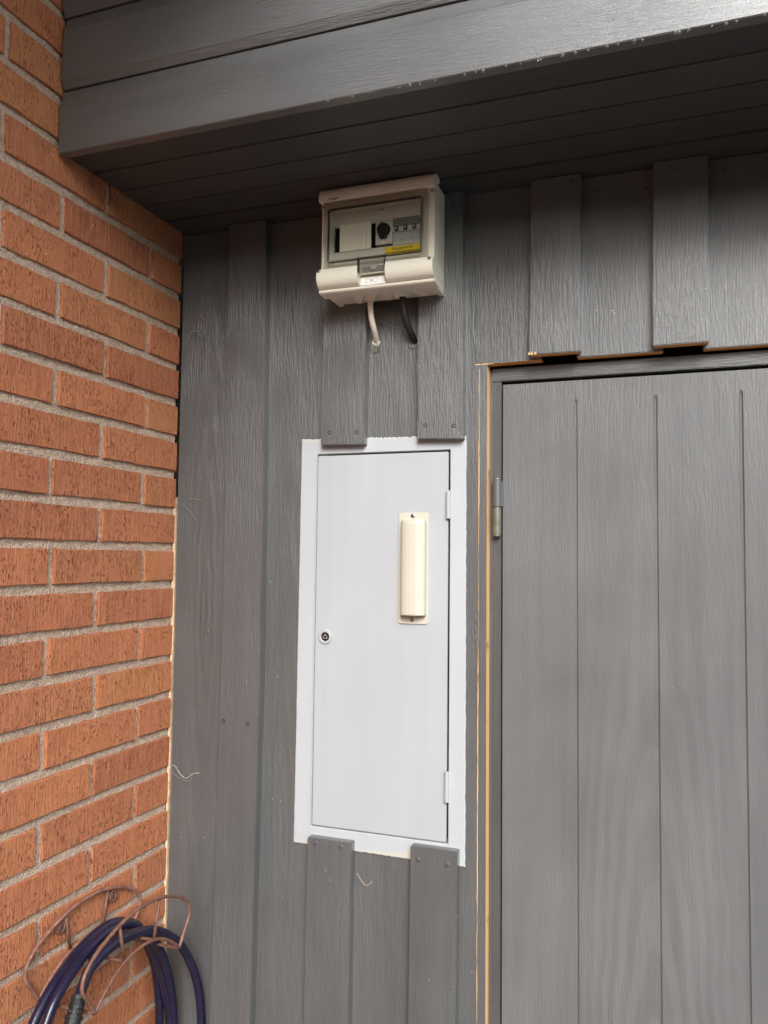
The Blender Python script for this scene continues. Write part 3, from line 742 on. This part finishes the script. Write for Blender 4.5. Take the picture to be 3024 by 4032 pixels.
b = MB(); ring(b, (.3804, .5597, 2.1296, 2.2291), (.3818, .5583, 2.1310, 2.2277), .005, .004, -.1085, -.1058); b.build('window_seam', DSEAM, wn)
b = MB(); ring(b, (.3832, .5570, 2.1324, 2.2264), (.3838, .5564, 2.1330, 2.2258), .004, .004, -.1082, -.1064); b.build('window_seam', DSEAM, wn)
b = MB(); b.box(.4432, .4928, -.1160, -.1062, 2.1048, 2.1308); tb = b.build('window_tab', SMOKE, wn, bevel=.001)
for xx in (.4425, .4927):
    b = MB(); b.box(xx, xx+.0009, -.1172, -.1050, 2.1035, 2.1310); b.build('tab_edge', CLEAR, wn)
b = MB(); b.lathe((.4670, -.0990, 2.1190), (0, -1, 0), [(0, .008), (.003, .0075), (.003, .004), (.0015, .0035)], 12); b.build('lock_boss', BRKL, fb)
b = MB(); b.box(.4432, .4930, -.0985, -.0966, 2.1049, 2.1180); b.build('tab_shadow_plate', BRKG, fb)
b = MB(); b.box(.4424, .4934, -.1052, -.1000, 2.1030, 2.1046); b.build('tab_lip', BOXP, fb)
b = MB(); b.box(.4424, .4934, -.0990, -.0966, 2.0985, 2.1030); b.build('tab_gap_shade', simple('brown_recess_shade', (0.30, 0.27, 0.20), .6), fb)  # brown strip paints the shade in the recess below the tab
b = MB(); b.prism([(-.1022, 2.0834), (-.1034, 2.0834), (-.0998, 2.0984), (-.0986, 2.0984)], 0, .4428, .4934); wl = b.build('rating_label', WLAB, fb)
def rl(body, x, zz, size, mat, **k):
    y = -.1034+(zz-2.0834)*(.0036/.0150)-.0003
    return text(body, x, y, zz, size, mat, wl, tilt=-math.atan(.0036/.0150), **k)
rl('Vector', .4510, 2.0945, .0036, INKG); rl('VE', .4520, 2.0868, .0040, INKG)
for k, (bd, xx) in enumerate((('I = 63 A', .4682), ('IP 65', .4682), ('IK 07', .4690), ('IP 65', .4690))): 
    if k in (1, 2): continue
    rl(bd, xx, 2.0950-.0026*k, .0026, INKG)
q = MB(); zz = 2.0895; yy_ = -.1034+(zz-2.0834)*.24-.0004
for x0, x1, z0, z1 in ((.4618, .4662, 0, .0007), (.4618, .4662, .0037, .0044), (.4618, .4625, .0007, .0037), (.4655, .4662, .0007, .0037), (.4632, .4648, .0014, .0030)):
    q.add([(x0, -.1034+(zz+z0-2.0834)*.24-.0003, zz+z0), (x1, -.1034+(zz+z0-2.0834)*.24-.0003, zz+z0), (x1, -.1034+(zz+z1-2.0834)*.24-.0003, zz+z1), (x0, -.1034+(zz+z1-2.0834)*.24-.0003, zz+z1)], [(0,1,2,3)])
q.build('insulation_mark', INKG, wl)
lg = text('hager', .3845, -.1114, 2.2446, .0068, INK, cov, bold=.00008, wid=.0185)
q = MB()
for zz in (2.2448, 2.2464, 2.2480): q.box(.3822, .3829, -.11135, -.1110, zz, zz+.0009)
q.build('lettering', INK, cov)
for x, z, yv in ((.5757, 2.2386, -.1020), (.3668, 2.2373, -.1020), (.5750, 2.1140, -.1150), (.3668, 2.1140, -.1150)):
    s = MB(); s.lathe((x, yv+.001, z), (0, -1, 0), [(0, .0034), (.0016, .0033), (.0026, .0022), (.0028, .0008)], 16, 0, True)
    s.box(x-.002, x+.002, yv-.00205, yv-.0012, z-.0003, z+.0003, 1); s.build('screw', [STEEL, BLACK], cov)
ZB = 2.0797
for x, y, r, kind in ((.4245, -.0585, .0115, 'c'), (.4140, -.0340, .0100, 'd'), (.4515, -.0600, .0095, 'c'), (.4395, -.0420, .0105, 'w'), (.4752, -.0630, .0078, 'd'), (.4715, -.0370, .0120, 'd'), (.4974, -.0615, .0095, 'c'), (.5030, -.0420, .0125, 'w'), (.5262, -.0605, .0125, 'd'), (.5385, -.0385, .0105, 'd')):
    s = MB()
    if kind == 'c': pr = [(0, r), (.0012, r), (.0022, r*.85), (.0030, r*.62), (.0075, r*.28), (.0120, r*.22), (.0120, r*.05)]
    elif kind == 'd': pr = [(0, r), (.0016, r*.98), (.0022, r*.88), (.0022, r*.62), (.0034, r*.55), (.0034, r*.25), (.0026, r*.2)]
    else: pr = [(0, r), (.0014, r), (.0026, r*.82), (.0046, .0066), (.0046, .0035)]
    s.lathe((x, y, ZB), (0, 0, -1), pr, 22); s.build('grommet', BOXP, base)

# ---------------------------------------------------------------- the two cables between box and wall
def blob(o, c0, rx, ry, rz, mat, parent, name, seed, k=14):
    rr = random.Random(seed); vs = []; fs = []
    for i in range(k+1):
        for j in range(k*2):
            a = math.pi*i/k; b_ = math.pi*j/k; q = 1+(.30*math.sin(3*b_+seed)+.22*math.sin(5*b_+2*seed+2*a)+rr.uniform(-.12, .12))*math.sin(a)
            vs.append((c0[0]+rx*q*math.sin(a)*math.cos(b_), min(-.0004, c0[1]+ry*q*math.sin(a)*math.sin(b_)), c0[2]+rz*q*math.cos(a)))
    for i in range(k):
        for j in range(k*2):
            l_ = (j+1) % (k*2); fs.append((i*k*2+j, i*k*2+l_, (i+1)*k*2+l_, (i+1)*k*2+j))
    m = MB(); m.add(vs, fs, 0, True); return m.build(name, mat, parent)
wc = thing('cable', (.436, 0, 2.005), 'white cable from the fuse box bottom bending into the wall', 'cable')
m = MB(); m.tube(spline([(.4395, -.042, 2.082), (.4393, -.041, 2.064), (.4395, -.036, 2.046), (.4405, -.027, 2.030), (.4398, -.015, 2.019), (.4378, -.004, 2.011), (.4360, .006, 2.005)], 6), .0054, 14); m.build('cable_sheath', WCAB, wc)
blob(wc, (.4362, .001, 2.007), .0062, .006, .0072, WCAB, wc, 'sealant', 3)
blob(wc, (.4350, -.0005, 2.002), .0105, .0028, .0145, GEL, wc, 'clear_sealant', 5)
bc = thing('cable', (.512, 0, 2.003), 'black cable from the fuse box bottom bending into the wall', 'cable')
m = MB(); m.tube(spline([(.5030, -.042, 2.082), (.5032, -.041, 2.062), (.5050, -.036, 2.042), (.5090, -.026, 2.024), (.5118, -.014, 2.012), (.5130, -.002, 2.005), (.513, .008, 2.0)], 6), .0064, 14); m.build('cable_sheath', BLKC, bc)
blob(bc, (.5105, -.0005, 2.000), .0085, .003, .0095, GEL, bc, 'clear_sealant', 8)

# ---------------------------------------------------------------- shed door in its frame
dr = thing('shed_door', (1.14, .026, .08), 'grey painted wooden door with vertical grooves on the right', 'door')
DY = .0255; GC = [.8043, .9380, 1.0724, 1.2065, 1.3406, 1.4747]
xs = [.6748, .70]; dep = [0, 0]
for gcx in GC:
    xs += [gcx-.06, gcx-.0034, gcx-.0022, gcx-.0008, gcx+.0008, gcx+.0022, gcx+.0034]; dep += [0, 0, .0018, .0030, .0030, .0018, 0]
xs += [1.56, 1.60]; dep += [0, 0]
zs = [.10, .5, .9, 1.3, 1.6, 1.872, 1.8765, 1.8790, 1.8812, 1.8830, 1.9165]; kz = [1, 1, 1, 1, 1, 1, .9, .6, .25, 0, 0]
vs = [(x, DY+d_*k_, z) for z, k_ in zip(zs, kz) for x, d_ in zip(xs, dep)]
nx = len(xs); fs = [(i*nx+k, i*nx+k+1, (i+1)*nx+k+1, (i+1)*nx+k) for i in range(len(zs)-1) for k in range(nx-1)]
m = MB(); m.add(vs, fs)
ztop = len(zs)-1
back = [(x, DY+.04, z) for x, z in ((xs[0], zs[0]), (xs[-1], zs[0]), (xs[-1], zs[-1]), (xs[0], zs[-1]))]
o0 = len(m.v); m.v += back
m.f += [tuple(ztop*nx+k for k in range(nx))+(o0+2, o0+3), tuple(i*nx for i in reversed(range(len(zs))))+(o0, o0+3)[0:2], tuple(i*nx+nx-1 for i in range(len(zs)))+(o0+2, o0+1)]
m.m += [0]*3; m.sm += [False]*3
leaf = m.build('door_leaf', P_D, dr)
for hz0, hz1 in ((1.6386, 1.7445), (.36, .466)):
    hm = (hz0+hz1)/2+.0005; hx, hy = .6668, .0140
    h = MB(); h.lathe((hx, hy, hm+.0010), (0, 0, 1), [(0, .0070), (.001, .0073), (hz1-hm-.005, .0073), (hz1-hm-.0045, .0066), (hz1-hm-.003, .0070), (hz1-hm-.0012, .0066), (hz1-hm, .003)], 20, 0, False)
    h.box(hx, .6765, hy+.006, .0256, hm+.002, hz1-.006)
    hg = h.build('hinge', [HGREY], leaf)
    h = MB(); h.lathe((hx, hy, hz0), (0, 0, 1), [(0, .0035), (.0015, .0064), (.003, .0070), (.0040, .0066), (.0046, .0073), (hm-hz0-.0016, .0073), (hm-hz0-.0006, .0070)], 20)
    h.lathe((hx, hy, hm-.0008), (0, 0, 1), [(0, .004), (.003, .004)], 12)
    h.box(.6620, hx, hy+.006, .0236, hz0+.006, hm-.002)
    tag(h.build('hinge', [HOLIVE], leaf), 'worn olive grey lower half of the hinge')
df = thing('door_frame', (1.14, .024, .05), 'grey painted wooden frame around the shed door', 'door frame')
m = MB(); m.box(.6572, .6722, .0232, .11, .05, 1.9222); m.build('frame_post', P_F, df, bevel=.0012, seg=2)
m = MB(); m.box(.6510, .6571, .0246, .11, .05, 1.9440); m.build('frame_post', P_F, df)
m = MB(); m.box(.6560, 1.64, .0222, .11, 1.9225, 1.9465); m.build('frame_header', P_FH, df, bevel=.0012, seg=2)
m = MB(); m.box(1.6028, 1.64, .0232, .11, .05, 1.9222); m.build('frame_post', P_F, df, bevel=.0012, seg=2)
m = MB(); m.box(.6723, 1.6026, .075, .085, .05, 1.9223); m.build('rebate', BLACK, df)

# ---------------------------------------------------------------- wire hose hanger on the brick wall
hh = thing('hose_hanger', (0, -.242, .90), 'rusty brown wire hose hanger screwed to the brick wall', 'hose hanger')
YC = -.2415
def loop(x):
    half = [(.1135, .891), (.1290, .915), (.1425, .934), (.1440, .948), (.1370, .962), (.1180, .978), (.0900, .991), (.0600, 1.0005), (.0300, 1.0065)]
    return [(x, YC+a, z) for a, z in half]+[(x, YC, 1.0082)]+[(x, YC-a, z) for a, z in reversed(half)]
def saddle(x):
    return [(x, YC+a, z) for a, z in ((.1135, .891), (.090, .911), (.062, .928), (.035, .938), (0, .942), (-.035, .938), (-.062, .928), (-.090, .911), (-.1135, .891))]
XR, XF = .0075, .1165
for xx, mt in ((XR, RUSTP), (XF, RUST)):
    m = MB(); m.tube(spline(loop(xx), 5), .0031, 10); m.build('loop_wire', mt, hh)
    m = MB(); m.tube(spline(saddle(xx), 5), .0029, 10); m.build('saddle_wire', mt, hh)
for a, zt, zb_ in ((.043, 1.0040, .9365), (-.047, 1.0030, .9360)):
    for xx in (XR, XF):
        m = MB(); m.tube([(xx-.002, YC+a+math.copysign(.010, a), zt-.002), (xx-.002, YC+a*.88, zb_)], .0028, 8); m.build('spoke_wire', RUST, hh)
for a, zz in ((.1135, .891), (-.1135, .891), (.039, .9365), (-.040, .9365)):
    m = MB(); m.tube(spline([(XR, YC+a, zz), (XR+.03, YC+a, zz-.0015), (XF-.03, YC+a, zz-.0015), (XF+.0005, YC+a, zz)], 3), .0028, 8); m.build('arm_wire', RUST, hh)
for y, z in ((-.1745, .9835), (-.3060, .9825)):
    m = MB(); R_ = .0085
    m.tube([(.0045, y+R_*math.cos(t*math.pi/10), z+R_*math.sin(t*math.pi/10)) for t in range(20)], .0023, 8, closed=True)
    ey = m.build('screw_eye', RUST, hh)
    m = MB(); m.lathe((.002, y, z), (1, 0, 0), [(0, .0066), (.003, .0062), (.0045, .004), (.0045, .001)], 14); m.box(.0064, .0068, y-.0007, y+.0007, z-.0038, z+.0038, 1); m.build('screw', [RUST, BLACK], ey)

# ---------------------------------------------------------------- purple charging cable hung over the hanger
pc = thing('charging_cable', (.07, -.24, .60), 'dark purple charging cable coiled over the wire hanger with black plug', 'cable')
RC = .0083
def strand(pts): 
    m = MB(); m.tube(spline(pts, 7), RC, 16); return m.build('cable_loop', CAB, pc)
strand([(.034, -.452, .760), (.033, -.420, .832), (.032, -.3925, .876), (.031, -.3655, .9030), (.030, -.3355, .9210), (.030, -.2820, .9450), (.031, -.2340, .9545), (.032, -.1895, .9480), (.032, -.1360, .9190), (.031, -.1066, .8759), (.030, -.0800, .8284), (.029, -.0630, .7702), (.028, -.0540, .7000), (.028, -.058, .60), (.030, -.11, .43), (.032, -.25, .35), (.034, -.40, .46), (.035, -.463, .64), (.034, -.452, .760)])
strand([(.052, -.440, .775), (.052, -.410, .840), (.051, -.3860, .8780), (.051, -.3665, .9054), (.050, -.3307, .9290), (.050, -.2859, .9500), (.050, -.2445, .9560), (.050, -.2001, .9500), (.050, -.1602, .9280), (.049, -.1174, .8800), (.047, -.0804, .8123), (.046, -.0605, .7597), (.045, -.0440, .7000), (.045, -.042, .60), (.048, -.10, .40), (.050, -.25, .31), (.052, -.40, .43), (.053, -.455, .64), (.052, -.440, .775)])
strand([(.0985, -.3720, .9160), (.094, -.3560, .9300), (.087, -.3343, .9412), (.085, -.2951, .9515), (.085, -.2457, .9518), (.086, -.1765, .9370), (.088, -.1260, .9081), (.090, -.0820, .8700), (.092, -.0420, .8100), (.093, -.0190, .7500), (.094, -.0110, .6830), (.094, -.014, .58), (.086, -.024, .45), (.070, -.032, .40), (.054, -.034, .45), (.048, -.035, .60)])
strand([(.064, -.300, .938), (.066, -.250, .944), (.067, -.200, .938), (.066, -.160, .921), (.064, -.125, .890), (.060, -.085, .830), (.055, -.055, .760), (.050, -.040, .70), (.048, -.035, .60)])
# the plug: strain relief ribs and body
p0, p1 = Vector((.0985, -.3705, .9195)), Vector((.1120, -.4230, .8420)); dv = (p1-p0).normalized(); ln = (p1-p0).length
m = MB(); m.lathe(p0, dv, [(-.002, .0088), (-.002, .0118), (.003, .0118), (.0035, .0105), (.0130, .0122), (.0150, .0118), (.0152, .0100), (.0240, .0108), (.0242, .0136), (.0290, .0140), (.0292, .0118), (.0390, .0126), (.0392, .0150), (.0430, .0155)], 20)
gr = m.build('strain_relief', BLKR, pc)
for t in (0.9, 2.6, 4.4, 5.8):
    u_ = dv.orthogonal().normalized(); w_ = dv.cross(u_); rd = u_*math.cos(t)+w_*math.sin(t)
    q = MB(); q.lathe(p0+dv*.0195+rd*.0085, rd, [(0, .0042), (.0035, .0040), (.0042, .003)], 12); q.build('relief_stud', BLKR, gr)
m = MB(); m.lathe(p0+dv*.0434, dv, [(0, .0160), (.0030, .0165), (.0034, .0150), (.0055, .0150), (.006, .0175), (.020, .0195), (.045, .0215), (.085, .0230), (.13, .0235)], 24)
m.build('plug_body', BLKR, pc)

# ---------------------------------------------------------------- small things
st = MB(); st.tube(spline([(.4085, -.0010, 1.0165), (.4120, -.0030, 1.0175), (.4190, -.0040, 1.0090), (.4250, -.0030, 1.0020), (.4310, -.0040, 1.0005), (.4370, -.0030, 1.0040), (.4395, -.0014, 1.0085)], 6), .0006, 6)
tag(st.build('straw', STRAW), 'thin curled straw stuck to the grey board below the cabinet', 'straw')
cw = thing('cobweb', (.01, -.002, 1.15), 'torn pale cobweb in the corner of brick and boards', 'cobweb')
pts = [(.0080, -.0020, 1.1760), (.0160, -.0030, 1.1740), (.0280, -.0050, 1.1610), (.0420, -.0040, 1.1540), (.0560, -.0020, 1.1640), (.0700, -.0008, 1.1660)]
m = MB(); m.tube(spline(pts, 5), [.0008+.0008*abs(math.sin(i*.9)) for i in range(26)], 6); m.build('web_thread', WEB, cw)
m = MB(); m.tube(spline([(.0070, -.002, 1.162), (.030, -.004, 1.1520), (.050, -.003, 1.1500), (.056, -.002, 1.1640)], 5), .0005, 5); m.build('web_thread', WEB, cw)
for (a, b_, c0) in (((.018, -.002, 1.700), (.030, -.004, 1.715), (.062, -.001, 1.712)), ((.020, -.002, 1.701), (.036, -.005, 1.690), (.048, -.001, 1.672)), ((.012, -.002, 2.03), (.030, -.006, 2.06), (.05, -.001, 2.062))):
    m = MB(); m.tube(spline([a, b_, c0], 6), .0005, 5); m.build('web_thread', WEB, cw)
cw2 = MB(); cw2.tube(spline([(.445, -.004, 2.048), (.458, -.006, 2.041), (.470, -.004, 2.034), (.490, -.001, 2.030)], 6), .0005, 5)
tag(cw2.build('cobweb', WEB), 'thin dusty cobweb thread between the white and black cables', 'cobweb')
rd_ = MB()
def drop(mb, c, r, sq=(1, 1, 1)):
    k = 6; vs = []; fs = []
    for i in range(k+1):
        for j in range(8):
            a = math.pi*i/k; b_ = 2*math.pi*j/8; vs.append((c[0]+r*sq[0]*math.sin(a)*math.cos(b_), c[1]+r*sq[1]*math.sin(a)*math.sin(b_), c[2]+r*sq[2]*math.cos(a)))
    for i in range(k):
        for j in range(8): fs.append((i*8+j, i*8+(j+1) % 8, (i+1)*8+(j+1) % 8, (i+1)*8+j))
    mb.add(vs, fs, 0, True)
for i in range(28):
    x = .50+.68*(i/34)**.8+rnd.uniform(-.012, .012); drop(rd_, (x, YF+rnd.uniform(-.001, .003), 2.2675-.0010), rnd.uniform(.0014, .0030), (1.1, 1, 1))
for i in range(36):
    x = rnd.gauss(.62, .16); z = 2.2735+abs(rnd.gauss(0, .045))
    if .1 < x < 1.15 and z < 2.354: drop(rd_, (x, YF, z), rnd.uniform(.0008, .0018), (1, .7, 1.2))
for i in range(24):
    x = rnd.gauss(.42, .12); z = 2.396+abs(rnd.gauss(0, .03))
    if x > .1 and z < 2.48: drop(rd_, (x, YF, z), rnd.uniform(.0008, .0016), (1, .7, 1.2))
tag(rd_.build('raindrops', WATER), 'small clear raindrops clinging to the lower edge of the fascia', None, None, 'stuff')
sp = MB()
for i in range(150):
    x = rnd.gauss(1.06, .10); z = rnd.gauss(.86, .16)
    if .69 < x < 1.3 and .5 < z < 1.3 and all(abs(x-g_) > .006 for g_ in GC): drop(sp, (x, DY, z), rnd.uniform(.0005, .0012), (1, .5, 1.1))
for i in range(60):
    x = rnd.uniform(.80, 1.05); z = rnd.uniform(.6, 1.5)
    if all(abs(x-g_) > .006 for g_ in GC): drop(sp, (x, DY, z), rnd.uniform(.0005, .0010), (1, .5, 1.2))
tag(sp.build('raindrops', WATER), 'tiny raindrops scattered over the lower part of the door', None, None, 'stuff')
